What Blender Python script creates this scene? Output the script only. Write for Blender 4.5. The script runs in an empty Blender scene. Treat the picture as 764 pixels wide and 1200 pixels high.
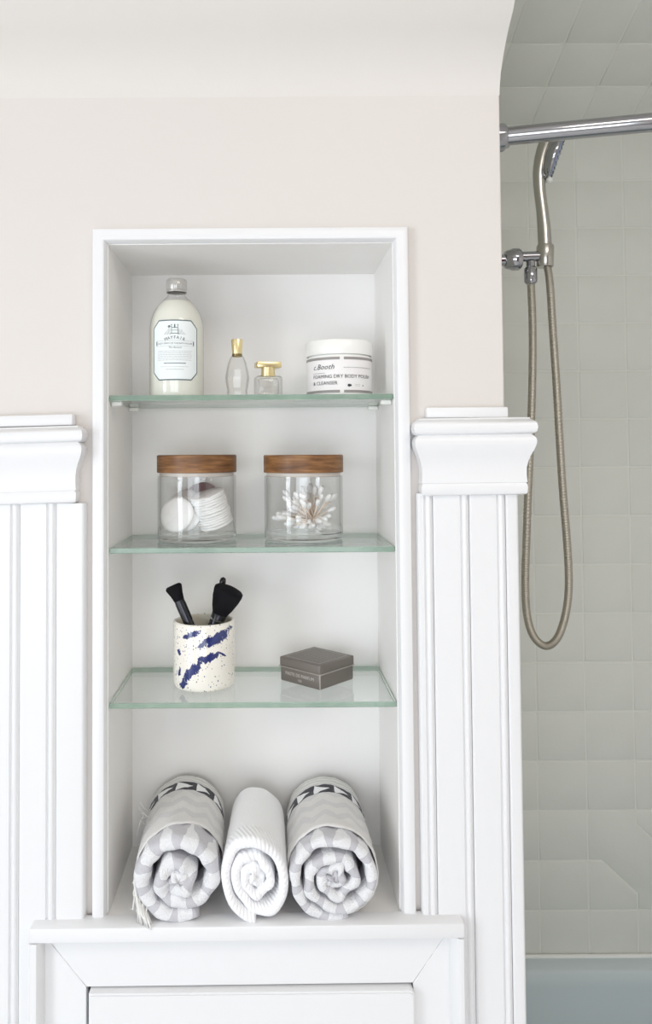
import bpy, bmesh, math, random
from mathutils import Vector, Matrix, noise
random.seed(7)
PI = math.pi
S = bpy.context.scene
C = S.collection

# ------------------------------------------------------------------ camera
F = 900.0                      # focal length in pixels of the 764 x 1200 frame
CAM = Vector((0.0, 0.0, 1.6))
R3 = (Matrix.Rotation(math.radians(90 + 1.8), 3, 'X') @ Matrix.Rotation(-0.0065, 3, 'Z'))
_d = R3.transposed() @ Vector((0, 1, 0))
PU = 317.0 - F * _d.x / -_d.z
PV = 533.0 + F * _d.y / -_d.z
cd = bpy.data.cameras.new('camera'); cam = bpy.data.objects.new('camera', cd); C.objects.link(cam)
cam.matrix_world = Matrix.Translation(CAM) @ R3.to_4x4()
cd.sensor_fit = 'AUTO'; cd.sensor_width = 36.0; cd.lens = F / 1200.0 * 36.0
cd.shift_x = (382.0 - PU) / 1200.0; cd.shift_y = (PV - 600.0) / 1200.0
cd.clip_start = 0.01
S.camera = cam

def at(px, py, Y):
    """point at real depth Y that is seen at pixel (px, py)"""
    r = R3 @ Vector(((px - PU) / F, -(py - PV) / F, -1.0))
    return CAM + r * (Y / r.y)

# ------------------------------------------------------------------ light and exposure
S.view_settings.view_transform = 'Standard'; S.view_settings.look = 'None'
S.view_settings.exposure = -0.05; S.view_settings.gamma = 1.0
S.view_settings.use_curve_mapping = False
w = bpy.data.worlds.new('sky'); S.world = w; w.use_nodes = True
w.node_tree.nodes['Background'].inputs[0].default_value = (0.80, 0.90, 1.0, 1)
w.node_tree.nodes['Background'].inputs[1].default_value = 1.0
S.cycles.diffuse_bounces = 6; S.cycles.max_bounces = 14; S.cycles.transparent_max_bounces = 24
S.cycles.transmission_bounces = 12

def area(name, loc, target, sx, sy, power, col):
    l = bpy.data.lights.new(name, 'AREA'); l.shape = 'RECTANGLE'; l.size = sx; l.size_y = sy
    l.energy = power; l.color = col
    o = bpy.data.objects.new(name, l); C.objects.link(o); o.location = loc
    o.rotation_euler = (Vector(target) - Vector(loc)).to_track_quat('-Z', 'Y').to_euler()
    return o
area('window_daylight', (-1.47, -0.30, 1.45), (0, -0.30, 1.45), 0.6, 1.3, 20, (0.88, 0.94, 1.0))
area('rear_fill_light', (-.35, -1.67, 1.30), (-.35, 0, 1.30), 1.64, 1.0, 18, (0.90, 0.95, 1.0))  # added frontal fill from behind the camera, brightens the niche
area('ceiling_fill_light', (0.75, -0.25, 2.56), (0.80, 0.2, 0), 0.9, 0.7, 11.5, (1.0, 0.94, 0.87))  # added warm overhead fill, placed to brighten the shower tiles

# ------------------------------------------------------------------ materials
def lin(c):
    return tuple(((x / 255) / 12.92 if x / 255 <= .04045 else ((x / 255 + .055) / 1.055) ** 2.4) for x in c) + (1.0,)

class NT:
    def __init__(s, m): s.t = m.node_tree; s.n = s.t.nodes; s.l = s.t.links
    def new(s, t, **k):
        n = s.n.new(t)
        for a, b in k.items(): setattr(n, a, b)
        return n
    def put(s, sock, v):
        if isinstance(v, bpy.types.NodeSocket): s.l.new(v, sock)
        else: sock.default_value = v
    def m(s, op, a, b=0.0, c=0.0):
        n = s.new('ShaderNodeMath', operation=op)
        s.put(n.inputs[0], a); s.put(n.inputs[1], b)
        if op in ('MULTIPLY_ADD', 'SMOOTH_MIN', 'COMPARE'): s.put(n.inputs[2], c)
        return n.outputs[0]
    def mix(s, f, a, b):
        n = s.new('ShaderNodeMix', data_type='RGBA'); s.put(n.inputs[0], f)
        s.put(n.inputs[6], a); s.put(n.inputs[7], b); return n.outputs[2]
    def coords(s, kind='Object', scale=(1, 1, 1)):
        tc = s.new('ShaderNodeTexCoord'); mp = s.new('ShaderNodeMapping'); mp.inputs['Scale'].default_value = scale
        s.l.new(tc.outputs[kind], mp.inputs['Vector']); return mp.outputs[0]
    def noise(s, vec, scale, detail=3, rough=.5):
        n = s.new('ShaderNodeTexNoise'); s.l.new(vec, n.inputs['Vector']); n.inputs['Scale'].default_value = scale
        n.inputs['Detail'].default_value = detail; n.inputs['Roughness'].default_value = rough; return n.outputs[0]
    def bump(s, h, strength, dist=.001):
        b = s.new('ShaderNodeBump'); b.inputs['Strength'].default_value = strength; b.inputs['Distance'].default_value = dist
        s.l.new(h, b.inputs['Height']); return b.outputs[0]

def base(name, col=(200, 200, 200), rough=.5, metal=0.0, spec=.5, coat=0.0):
    m = bpy.data.materials.new(name); m.use_nodes = True
    p = m.node_tree.nodes['Principled BSDF']
    p.inputs['Base Color'].default_value = lin(col); p.inputs['Roughness'].default_value = rough
    p.inputs['Metallic'].default_value = metal; p.inputs['Specular IOR Level'].default_value = spec
    p.inputs['Coat Weight'].default_value = coat
    return m, p, NT(m)

def paint(name, col, rough, bscale=60, bstr=.08, vary=.03):
    m, p, t = base(name, col, rough, spec=.35)
    v = t.coords('Object')
    n = t.noise(v, bscale, 4, .6); t.l.new(t.bump(n, bstr, .002), p.inputs['Normal'])
    big = t.noise(v, 3.0, 2)
    c = lin(col); d = tuple(x * (1 - vary) for x in c[:3]) + (1,)
    t.l.new(t.mix(big, c, d), p.inputs['Base Color'])
    return m

def simple(name, col, rough=.4, metal=0.0, spec=.5, nscale=None, nstr=.1, vary=.0, coat=0.0):
    m, p, t = base(name, col, rough, metal, spec, coat)
    v = t.coords('Object')
    n = t.noise(v, nscale or 40, 3)
    if nscale: t.l.new(t.bump(n, nstr, .001), p.inputs['Normal'])
    if vary:
        c = lin(col); d = tuple(x * (1 - vary) for x in c[:3]) + (1,)
        t.l.new(t.mix(n, c, d), p.inputs['Base Color'])
    return m

def thin_glass(name, tint, rough=.02, ior=1.45, extra=.0, edge=1.0):
    """a thin clear wall: straight-through transmission plus a Fresnel reflection"""
    m = bpy.data.materials.new(name); m.use_nodes = True; t = NT(m)
    t.n.remove(t.n['Principled BSDF'])
    tr = t.new('ShaderNodeBsdfTransparent'); tr.inputs[0].default_value = tint
    gl = t.new('ShaderNodeBsdfGlossy'); gl.inputs['Roughness'].default_value = rough
    lw = t.new('ShaderNodeLayerWeight'); lw.inputs[0].default_value = .5      # facing term, the same from both sides
    f0 = ((ior - 1) / (ior + 1)) ** 2
    t.l.new(t.mix(t.m('POWER', lw.outputs['Facing'], 3.0), tint, tuple(x * edge for x in tint[:3]) + (1,)), tr.inputs[0])   # a longer path through the glass at its rim
    fr = t.m('ADD', t.m('MULTIPLY', t.m('POWER', lw.outputs['Facing'], 5.0), 1 - f0), f0 + extra)
    mx = t.new('ShaderNodeMixShader'); t.l.new(fr, mx.inputs[0])
    t.l.new(tr.outputs[0], mx.inputs[1]); t.l.new(gl.outputs[0], mx.inputs[2])
    t.l.new(mx.outputs[0], t.n['Material Output'].inputs[0]); return m

def solid_glass(name, col, rough=.02, ior=1.45):
    m, p, t = base(name, (255, 255, 255), rough)
    p.inputs['Base Color'].default_value = col; p.inputs['Transmission Weight'].default_value = 1.0
    p.inputs['IOR'].default_value = ior; return m

M = {}
M['wall'] = paint('wall_paint', (225, 219, 214), .6, 90, .10)
M['ceil'] = paint('ceiling_paint', (227, 222, 217), .65, 90, .10)
M['trim'] = paint('trim_gloss_paint', (238, 238, 239), .32, 45, .10, .015)
M['niche'] = paint('niche_paint', (245, 243, 241), .45, 70, .08, .02)
M['floor'] = paint('floor_vinyl', (232, 232, 232), .4, 20, .05)
M['dark'] = simple('dark_gap', (40, 40, 46), .8)
M['room'] = paint('room_paint', (225, 222, 218), .7)
M['tub'] = simple('tub_enamel', (200, 210, 213), .22, spec=.5, nscale=8, nstr=.02)
M['chrome'] = simple('polished_chrome', (176, 176, 180), .10, 1.0, nscale=200, nstr=.01)
M['satin'] = simple('satin_nickel', (192, 189, 182), .24, 1.0)
M['hose'] = simple('brushed_steel_hose', (186, 180, 168), .45, 1.0)
M['steel_blue'] = simple('spray_face_reflection_blue', (150, 160, 190), .25, .3)  # blue-lilac reflections on the spray face put into its colour
M['white_plastic'] = simple('white_plastic', (240, 240, 236), .35)
M['black_rubber'] = simple('black_rubber', (35, 36, 40), .5)
M['gold'] = simple('pale_gold', (244, 226, 176), .3, 1.0)
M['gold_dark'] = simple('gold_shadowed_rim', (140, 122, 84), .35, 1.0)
M['cream'] = simple('cream_liquid', (236, 235, 224), .3, spec=.4)
M['silver_cap'] = simple('silvery_plastic_cap', (196, 194, 190), .28, .5)
M['label'] = simple('label_paper', (238, 243, 243), .5)
M['ink_grey'] = simple('label_border_ink', (88, 104, 106), .6)
M['ink'] = simple('black_ink', (58, 58, 62), .6)
M['ink_pale'] = simple('pale_grey_ink', (172, 172, 172), .6)
M['jar_white'] = simple('white_jar_plastic', (244, 243, 239), .3, coat=.2)
M['jar_label'] = simple('jar_label_paper', (240, 237, 236), .5)
M['stripe'] = simple('grey_label_band', (150, 146, 143), .5)
M['glass'] = thin_glass('clear_jar_glass', (.994, .996, .994, 1), .015, 1.5, .01, .86)
M['glass_thick'] = solid_glass('thick_jar_base', (.97, .985, .98, 1))
M['perfume'] = thin_glass('perfume_glass', (.975, .975, .97, 1), .03, 1.5, .02, .55)
M['shelf_glass'] = thin_glass('shelf_glass', (.97, .988, .976, 1), .02, 1.5)
M['cotton'] = simple('white_cotton', (250, 249, 248), .95, spec=.1, nscale=900, nstr=.5)
M['mauve'] = simple('dusty_mauve_cotton', (176, 150, 150), .95, spec=.1, nscale=500, nstr=.4)
M['stick'] = simple('swab_paper_stick', (240, 226, 212), .8, spec=.2)
M['seal'] = simple('clear_silicone_seal', (205, 198, 190), .35)
M['bristle'] = simple('black_bristles', (20, 19, 24), .85, spec=.2, nscale=1500, nstr=.8)
M['black_gloss'] = simple('black_lacquer', (24, 24, 26), .22)
M['ferrule'] = simple('gunmetal_ferrule', (60, 60, 64), .25, .8)
M['silver_ring'] = simple('silver_ring', (190, 190, 192), .2, 1.0)
M['tin'] = simple('taupe_tin', (122, 115, 109), .42, .35)
M['tin_edge'] = simple('bare_tin_edge', (196, 190, 184), .3, .8)
M['tin_ink'] = simple('pale_print_ink', (206, 198, 192), .6)

def tile_mat():
    m, p, t = base('glazed_tile', (178, 180, 172), .34, spec=.4)
    v = t.coords('Object')
    a = t.noise(v, 42, 5, .65); b = t.noise(v, 9, 2)
    t.l.new(t.bump(a, .35, .002), p.inputs['Normal'])
    t.l.new(t.mix(b, lin((222, 223, 216)), lin((215, 216, 209))), p.inputs['Base Color'])
    return m
M['tile'] = tile_mat()
M['grout'] = simple('grout', (224, 225, 218), .8, nscale=300, nstr=.3)

def edge_glass():
    m, p, t = base('ground_green_glass_edge', (120, 165, 145), .12)
    p.inputs['Transmission Weight'].default_value = .55
    n = t.noise(t.coords('Object', (14, 1, 1)), 2.0, 3)
    t.l.new(t.mix(n, lin((124, 163, 142)), lin((190, 211, 194))), p.inputs['Base Color'])
    return m
M['edge'] = edge_glass()

def wood(name, seed):
    m, p, t = base(name, (130, 85, 48), .42, spec=.4)
    tc = t.new('ShaderNodeTexCoord'); mp = t.new('ShaderNodeMapping')
    mp.inputs['Scale'].default_value = (9, 9, 90); mp.inputs['Location'].default_value = (seed, seed * .7, seed * 2)
    mp.inputs['Rotation'].default_value = (.05 * seed, .22 * seed, .3)
    t.l.new(tc.outputs['Object'], mp.inputs['Vector'])
    n = t.noise(mp.outputs[0], 2.4, 8, .6)
    r = t.new('ShaderNodeValToRGB'); t.l.new(n, r.inputs[0])
    r.color_ramp.elements[0].position = .28; r.color_ramp.elements[0].color = lin((78, 52, 33))
    r.color_ramp.elements[1].position = .72; r.color_ramp.elements[1].color = lin((166, 122, 78))
    e = r.color_ramp.elements.new(.5); e.color = lin((124, 84, 50))
    t.l.new(r.outputs[0], p.inputs['Base Color'])
    t.l.new(t.bump(n, .1, .0005), p.inputs['Normal']); return m
M['wood1'] = wood('acacia_lid_wood', 1.0)
M['wood2'] = wood('acacia_lid_wood_figured', 2.3)

def terry_bump(t, p, s=1.0, raised=None):
    v = t.coords('Object')
    a = t.noise(v, 520, 2, .7); b = t.noise(v, 60, 3, .6)
    h = t.m('ADD', a, t.m('MULTIPLY', b, 1.6))
    if raised is not None: h = t.m('ADD', t.m('MULTIPLY', a, t.m('ADD', raised, .4)), t.m('ADD', t.m('MULTIPLY', b, 1.6), t.m('MULTIPLY', raised, .8)))
    t.l.new(t.bump(h, .9 * s, .0022), p.inputs['Normal'])

def towel_mat(name, mode):
    """mode 'roll': grey ground with white wedges near the fold; 'wrap': pale cloth with a black band of white triangles"""
    m, p, t = base(name, (240, 240, 242), .95, spec=.08)
    p.inputs['Sheen Weight'].default_value = .25
    uv = t.new('ShaderNodeUVMap'); sp = t.new('ShaderNodeSeparateXYZ'); t.l.new(uv.outputs[0], sp.inputs[0])
    wob = t.m('SUBTRACT', t.noise(t.coords('Object'), 34, 1.5), .5)
    u = t.m('ADD', sp.outputs[0], t.m('MULTIPLY', wob, .020 if mode == 'roll' else .014)); v = t.m('ADD', sp.outputs[1], t.m('MULTIPLY', wob, .006))
    white = lin((246, 246, 248)); grey = lin((204, 203, 208)); beige = lin((228, 226, 224)); black = lin((44, 44, 54))
    def tri(per, v0, h, fat, along=False):
        s = t.m('FRACT', t.m('DIVIDE', u, per)); q = t.m('DIVIDE', t.m('SUBTRACT', v, v0), h)
        inside = t.m('MULTIPLY', t.m('GREATER_THAN', q, 0.0), t.m('LESS_THAN', q, 1.0))
        if along:   # triangle pointing along the roll's turn
            k = t.m('LESS_THAN', t.m('ABSOLUTE', t.m('SUBTRACT', q, .5)), t.m('MULTIPLY', t.m('SUBTRACT', .86, s), fat))
            k = t.m('MULTIPLY', k, t.m('GREATER_THAN', s, .08))
        else:
            k = t.m('LESS_THAN', t.m('ABSOLUTE', t.m('SUBTRACT', s, .5)), t.m('MULTIPLY', t.m('SUBTRACT', 1.12, q), fat))
        return t.m('MULTIPLY', k, inside), inside
    if mode == 'roll':
        k, ins = tri(.0275, -.026, .066, .45)
        col = t.mix(k, grey, white)
    else:
        z = t.m('PINGPONG', t.m('DIVIDE', u, .034), .5)
        zz = t.m('SINE', t.m('MULTIPLY', t.m('ADD', v, t.m('MULTIPLY', z, .030)), 190.0))
        col = t.mix(t.m('MULTIPLY', t.m('GREATER_THAN', zz, .15), .45), beige, grey)
        plain = t.m('LESS_THAN', v, .020)
        col = t.mix(plain, col, beige)
        k, ins = tri(.030, .102, .026, .62, True)
        col = t.mix(ins, col, black); col = t.mix(k, col, white)
        back = t.m('GREATER_THAN', v, .132)
        col = t.mix(back, col, t.mix(t.m('GREATER_THAN', t.m('SINE', t.m('MULTIPLY', v, 700.0)), .3), lin((214, 213, 210)), lin((232, 231, 228))))
    t.l.new(col, p.inputs['Base Color']); terry_bump(t, p, .9 if mode == 'roll' else .5, k if mode == 'roll' else None); return m
M['towel_roll'] = towel_mat('patterned_terry', 'roll')
M['towel_wrap'] = towel_mat('banded_flatweave', 'wrap')
def white_terry():
    m, p, t = base('white_ribbed_terry', (253, 253, 255), .95, spec=.08)
    p.inputs['Sheen Weight'].default_value = .3
    uv = t.new('ShaderNodeUVMap'); sp = t.new('ShaderNodeSeparateXYZ'); t.l.new(uv.outputs[0], sp.inputs[0])
    n = t.noise(t.coords('Object'), 420, 2, .7)
    rib = t.m('MULTIPLY', t.m('SINE', t.m('MULTIPLY', t.m('ADD', sp.outputs[0], t.m('MULTIPLY', sp.outputs[1], .5)), 980.0)), .8)
    near = t.m('LESS_THAN', sp.outputs[1], .035)
    h = t.m('ADD', t.m('MULTIPLY', rib, near), t.m('ADD', t.m('MULTIPLY', n, 1.4), t.m('MULTIPLY', t.noise(t.coords('Object'), 60, 3), 1.6)))
    t.l.new(t.bump(h, .38, .0018), p.inputs['Normal']); return m
M['white_terry'] = white_terry()
M['fringe'] = simple('towel_fringe', (236, 235, 232), .95, spec=.1)

def cup_mat():
    m, p, t = base('splashed_glaze', (246, 241, 230), .16, coat=.4)
    uv = t.new('ShaderNodeUVMap'); sp = t.new('ShaderNodeSeparateXYZ'); t.l.new(uv.outputs[0], sp.inputs[0])
    u, v = sp.outputs[0], sp.outputs[1]
    cv = t.new('ShaderNodeCombineXYZ'); t.l.new(u, cv.inputs[0]); t.l.new(v, cv.inputs[1])
    def rot_noise(ang, sx, sy, off):
        mp = t.new('ShaderNodeMapping', vector_type='TEXTURE'); mp.inputs['Rotation'].default_value = (0, 0, ang)
        mp.inputs['Location'].default_value = (off, off, 0); mp.inputs['Scale'].default_value = (1 / sx, 1 / sy, 1)
        t.l.new(cv.outputs[0], mp.inputs[0]); return t.noise(mp.outputs[0], 1.0, 5, .7)
    mask = None
    # streaks: (u, v, half length, half width, angle) in metres on the unrolled wall
    for i, (cu, cw, L, W, a) in enumerate([(.022, .072, .034, .0085, .36), (-.014, .078, .016, .0050, .35), (-.012, .030, .022, .0075, .72),
                                           (.010, .047, .018, .0070, .32), (-.035, .052, .006, .0055, 1.4), (-.026, .012, .012, .0065, .85),
                                           (-.034, .026, .008, .003, 1.3), (.030, .050, .008, .002, -.5)]):
        du = t.m('SUBTRACT', u, cu); dv = t.m('SUBTRACT', v, cw)
        x = t.m('ADD', t.m('MULTIPLY', du, math.cos(a)), t.m('MULTIPLY', dv, math.sin(a)))
        y = t.m('SUBTRACT', t.m('MULTIPLY', dv, math.cos(a)), t.m('MULTIPLY', du, math.sin(a)))
        x = t.m('DIVIDE', x, L); y = t.m('DIVIDE', y, W)
        d = t.m('ADD', t.m('MULTIPLY', x, x), t.m('MULTIPLY', y, y))
        n = t.m('MULTIPLY', t.m('SUBTRACT', rot_noise(a + .9, 110, 190, i * 3.1), .5), 3.4)
        k = t.m('LESS_THAN', t.m('ADD', d, n), .62)
        k = t.m('MULTIPLY', k, t.m('LESS_THAN', d, 1.5))
        mask = k if mask is None else t.m('MAXIMUM', mask, k)
    vo = t.new('ShaderNodeTexVoronoi'); mp = t.new('ShaderNodeMapping'); mp.inputs['Scale'].default_value = (95, 70, 1)
    t.l.new(cv.outputs[0], mp.inputs[0]); t.l.new(mp.outputs[0], vo.inputs['Vector'])
    sp2 = t.new('ShaderNodeSeparateXYZ'); t.l.new(vo.outputs['Color'], sp2.inputs[0])
    dots = t.m('LESS_THAN', vo.outputs['Distance'], t.m('MULTIPLY', t.m('SUBTRACT', sp2.outputs[0], .55), .85))
    mask = t.m('MAXIMUM', mask, dots)
    shade = t.mix(rot_noise(.5, 150, 150, 9.0), lin((14, 12, 56)), lin((62, 76, 146)))
    t.l.new(t.mix(mask, lin((247, 242, 232)), shade), p.inputs['Base Color'])
    return m
M['cup'] = cup_mat()
M['cup_in'] = simple('cream_glaze_inside', (236, 229, 212), .2)

# ------------------------------------------------------------------ mesh helpers
def finish(name, bm, mat, parent=None, smooth=40, loc=None):
    me = bpy.data.meshes.new(name)
    bm.normal_update(); bm.to_mesh(me); bm.free()
    for mm in (mat if isinstance(mat, (list, tuple)) else [mat]): me.materials.append(mm)
    if smooth:
        for p in me.polygons: p.use_smooth = True
        if smooth < 180: me.set_sharp_from_angle(angle=math.radians(smooth))
    o = bpy.data.objects.new(name, me); C.objects.link(o)
    if parent is not None: o.parent = parent
    if loc is not None: o.location = loc
    return o

def tag(o, label, cat=None, group=None):
    o['label'] = label
    if cat: o['category'] = cat
    if group: o['group'] = group
    return o
def struct(o): o['kind'] = 'structure'; return o
def thing(name, label, cat, loc, rz=0.0, group=None):
    o = bpy.data.objects.new(name, None); C.objects.link(o); o.empty_display_size = .02
    o.location = loc; o.rotation_euler = (0, 0, rz); return tag(o, label, cat, group)

def box(bm, x0, x1, y0, y1, z0, z1, bevel=0.0, seg=2):
    r = bmesh.ops.create_cube(bm, size=1.0)
    vs = r['verts']
    for v in vs:
        v.co = Vector((x0 + (v.co.x + .5) * (x1 - x0), y0 + (v.co.y + .5) * (y1 - y0), z0 + (v.co.z + .5) * (z1 - z0)))
    if bevel:
        es = list({e for v in vs for e in v.link_edges})
        bmesh.ops.bevel(bm, geom=es, offset=bevel, segments=seg, profile=.5, affect='EDGES')
    return bm
def boxbm(*a, **k): return box(bmesh.new(), *a, **k)

def lathe(bm, prof, seg=48, mat=0, center=(0, 0, 0), mtx=None):
    """revolve [(r, z), ...] about Z"""
    c = Vector(center); rings = []
    for r, z in prof:
        if r < 1e-6:
            p = Vector((0, 0, z)); p = (mtx @ p) if mtx else p
            rings.append([bm.verts.new(p + c)])
        else:
            ring = []
            for i in range(seg):
                a = 2 * PI * i / seg
                p = Vector((r * math.cos(a), r * math.sin(a), z)); p = (mtx @ p) if mtx else p
                ring.append(bm.verts.new(p + c))
            rings.append(ring)
    for A, B in zip(rings, rings[1:]):
        if len(A) == 1 and len(B) == 1: continue
        for i in range(seg):
            j = (i + 1) % seg
            if len(A) == 1: f = bm.faces.new((A[0], B[j], B[i]))
            elif len(B) == 1: f = bm.faces.new((A[i], A[j], B[0]))
            else: f = bm.faces.new((A[i], A[j], B[j], B[i]))
            f.material_index = mat
    return bm

def tube(bm, pts, rad, seg=12, mat=0, caps=True, squash=None):
    """sweep a circle along pts; rad is a number or a list"""
    pts = [Vector(p) for p in pts]; n = len(pts)
    rad = rad if isinstance(rad, (list, tuple)) else [rad] * n
    tan = [(pts[min(i + 1, n - 1)] - pts[max(i - 1, 0)]).normalized() for i in range(n)]
    up = Vector((0, 0, 1)) if abs(tan[0].z) < .9 else Vector((0, 1, 0))
    nrm = (up - tan[0] * up.dot(tan[0])).normalized(); rings = []
    for i in range(n):
        nrm = (nrm - tan[i] * nrm.dot(tan[i])).normalized(); b = tan[i].cross(nrm)
        q = squash[i] if squash else 1.0
        rings.append([bm.verts.new(pts[i] + nrm * (rad[i] * math.cos(2 * PI * k / seg)) + b * (q * rad[i] * math.sin(2 * PI * k / seg))) for k in range(seg)])
    for A, B in zip(rings, rings[1:]):
        for k in range(seg):
            j = (k + 1) % seg; bm.faces.new((A[k], A[j], B[j], B[k])).material_index = mat
    if caps:
        bm.faces.new(rings[0][::-1]).material_index = mat; bm.faces.new(rings[-1]).material_index = mat
    return bm

def spline(pts, n):
    """Catmull-Rom through tuples of any dimension"""
    P = [pts[0]] + list(pts) + [pts[-1]]; out = []; k = len(pts) - 1
    for s in range(n):
        x = s / (n - 1) * k; i = min(int(x), k - 1); t = x - i
        a, b, c, d = P[i], P[i + 1], P[i + 2], P[i + 3]
        out.append(tuple(.5 * (2 * b[j] + (c[j] - a[j]) * t + (2 * a[j] - 5 * b[j] + 4 * c[j] - d[j]) * t * t
                               + (3 * b[j] - a[j] - 3 * c[j] + d[j]) * t ** 3) for j in range(len(a))))
    return out

def prism(bm, poly, axis, a0, a1):
    """extrude a 2-D polygon along an axis: 'Y' uses (x, z), 'X' uses (y, z), 'Z' uses (x, y)"""
    def P(p, a): return {'Y': (p[0], a, p[1]), 'X': (a, p[0], p[1]), 'Z': (p[0], p[1], a)}[axis]
    A = [bm.verts.new(P(p, a0)) for p in poly]; B = [bm.verts.new(P(p, a1)) for p in poly]
    n = len(poly)
    for i in range(n): bm.faces.new((A[i], A[(i + 1) % n], B[(i + 1) % n], B[i]))
    bm.faces.new(A[::-1]); bm.faces.new(B)
    bmesh.ops.recalc_face_normals(bm, faces=bm.faces[:]); return bm

def text_bm(body, size, align='CENTER', shear=0.0, offset=0.0, spacing=1.0):
    cu = bpy.data.curves.new('lettering', 'FONT'); cu.body = body; cu.size = size; cu.align_x = align
    cu.shear = shear; cu.offset = offset; cu.space_character = spacing; cu.resolution_u = 2
    o = bpy.data.objects.new('lettering', cu); C.objects.link(o)
    dg = bpy.context.evaluated_depsgraph_get(); me = bpy.data.meshes.new_from_object(o.evaluated_get(dg))
    bm = bmesh.new(); bm.from_mesh(me)
    bpy.data.objects.remove(o); bpy.data.curves.remove(cu); bpy.data.meshes.remove(me)
    return bm
def bend(bm, r, dx=0.0, dz=0.0, ang0=0.0):
    """wrap flat (x, y) lettering round an upright cylinder of radius r, facing -Y"""
    for v in bm.verts:
        a = (v.co.x + dx) / r + ang0
        v.co = Vector((r * math.sin(a), -r * math.cos(a), v.co.y + dz))
    return bm
def bars(bm, items, n=6):
    """flat dashes [(x0, x1, y0, y1)] on the label plane, subdivided so they can be bent"""
    for x0, x1, y0, y1 in items:
        lo = [bm.verts.new((x0 + (x1 - x0) * i / n, y0, 0)) for i in range(n + 1)]
        hi = [bm.verts.new((x0 + (x1 - x0) * i / n, y1, 0)) for i in range(n + 1)]
        for i in range(n): bm.faces.new((lo[i], lo[i + 1], hi[i + 1], hi[i]))
    return bm
def words(x0, x1, y, h, rnd, wmin=.0015, wmax=.0045, gap=.0008):
    out = []; x = x0
    while x < x1 - wmin:
        e = min(x1, x + rnd.uniform(wmin, wmax)); out.append((x, e, y - h / 2, y + h / 2)); x = e + gap
    return out
def octagon_bm(w, h, cut, n=24):
    """a clipped-corner panel as a strip of columns, centred on 0"""
    bm = bmesh.new(); xs = sorted({-w / 2 + w * i / n for i in range(n + 1)} | {-w / 2 + cut, w / 2 - cut}); cols = []
    for x in xs:
        e = max(0, abs(x) - (w / 2 - cut)); z = h / 2 - e
        cols.append((bm.verts.new((x, -z, 0)), bm.verts.new((x, z, 0))))
    for a, b in zip(cols, cols[1:]): bm.faces.new((a[0], b[0], b[1], a[1]))
    return bm

# ================================================================== the setting
YW = 1.0                              # plaster face of the wall with the niche
YP = 0.985                            # face of the beadboard
YC = 0.988                            # face of the niche casing
YB = 1.172                            # back of the niche
YT = 1.74                             # face of the shower tiles
XE = at(590, 400, YW).x               # outer corner of the niche wall
XL, XR = at(127, 645, YW).x, at(463.5, 645, YW).x    # niche jambs
ZN0 = at(300, 1071, YW).z             # niche floor
ZN1 = at(300, 284, .992).z            # niche head
ZS = at(400, 113, YW).z                # where the sloped ceiling starts
XLW, XRW, YBW = -1.5, 1.83, -1.7      # left, right and rear room walls
CEIL = 2.60
slope_run = (CEIL - ZS) * .78

def wallmesh(name, boxes, mat):
    bm = bmesh.new()
    for b in boxes: box(bm, *b)
    return struct(finish(name, bm, mat, smooth=0))
wallmesh('wall_back', [(XLW, XL - .012, YW, YB + .03, 0, ZS), (XR + .012, XE - .006, YW, YB + .03, 0, ZS),
                       (XL - .012, XR + .012, YW, YB + .03, ZN1 + .012, ZS), (XL - .012, XR + .012, YW, YB + .03, 0, ZN0 - .012),
                       (XL - .012, XR + .012, YB + .012, YB + .03, ZN0 - .012, ZN1 + .012)], M['wall'])
# rounded plaster corner
bm = bmesh.new()
ang = [PI * .5 * i / 6 for i in range(7)]
poly = [(XE - .006, YW), (XE - .0022, YW)] + [(XE - .0022 + .0022 * math.sin(a), YW + .0022 - .0022 * math.cos(a)) for a in ang] + [(XE, YB), (XE - .006, YB)]
prism(bm, poly, 'Z', 0, ZS)
struct(finish('trim_corner', bm, M['wall']))
# niche lining
bm = bmesh.new()
box(bm, XL - .012, XL, YW, YB + .012, ZN0 - .012, ZN1 + .012); box(bm, XR, XR + .012, YW, YB + .012, ZN0 - .012, ZN1 + .012)
box(bm, XL, XR, YW, YB + .012, ZN1, ZN1 + .012); box(bm, XL, XR, YB, YB + .012, ZN0, ZN1); box(bm, XL, XR, YW - .004, YB + .012, ZN0 - .012, ZN0)
struct(finish('wall_niche', bm, M['niche'], smooth=0))
# sloped ceiling rising toward the room, its end flush with the wall corner
bm = bmesh.new()
rise = [(YW + .10, ZS), (YW, ZS)]
for i in range(1, 7):
    q = i / 6 * .08; rise.append((YW - .78 * q * (i / 6), ZS + q))
yl, zl = rise[-1]
rise += [(yl - .78 * (CEIL - zl), CEIL), (yl - .78 * (CEIL - zl), CEIL + .05), (YW + .10, CEIL + .05)]
prism(bm, rise, 'X', XLW, XE)
struct(finish('ceiling_slope', bm, M['ceil'], smooth=40))
wallmesh('ceiling', [(XLW, XRW, YBW, yl - .78 * (CEIL - zl) + .002, CEIL, CEIL + .05), (XE, XRW, yl - .78 * (CEIL - zl), 1.0, CEIL, CEIL + .05)], M['ceil'])
wallmesh('floor', [(XLW, XRW, YBW, YT + .1, -.05, 0)], M['floor'])
wy0, wy1, wz0, wz1 = -.62, .02, .78, 2.12
wallmesh('wall_left', [(XLW - .1, XLW, YBW, wy0, 0, CEIL), (XLW - .1, XLW, wy1, YB, 0, CEIL), (XLW - .1, XLW, wy0, wy1, 0, wz0),
                       (XLW - .1, XLW, wy0, wy1, wz1, CEIL)], M['room'])
bm = bmesh.new()
for y in (wy0, wy1 - .05): box(bm, XLW - .08, XLW + .015, y, y + .05, wz0, wz1, .004)
for z in (wz0, wz1 - .05): box(bm, XLW - .08, XLW + .015, wy0, wy1, z, z + .05, .004)
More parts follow.
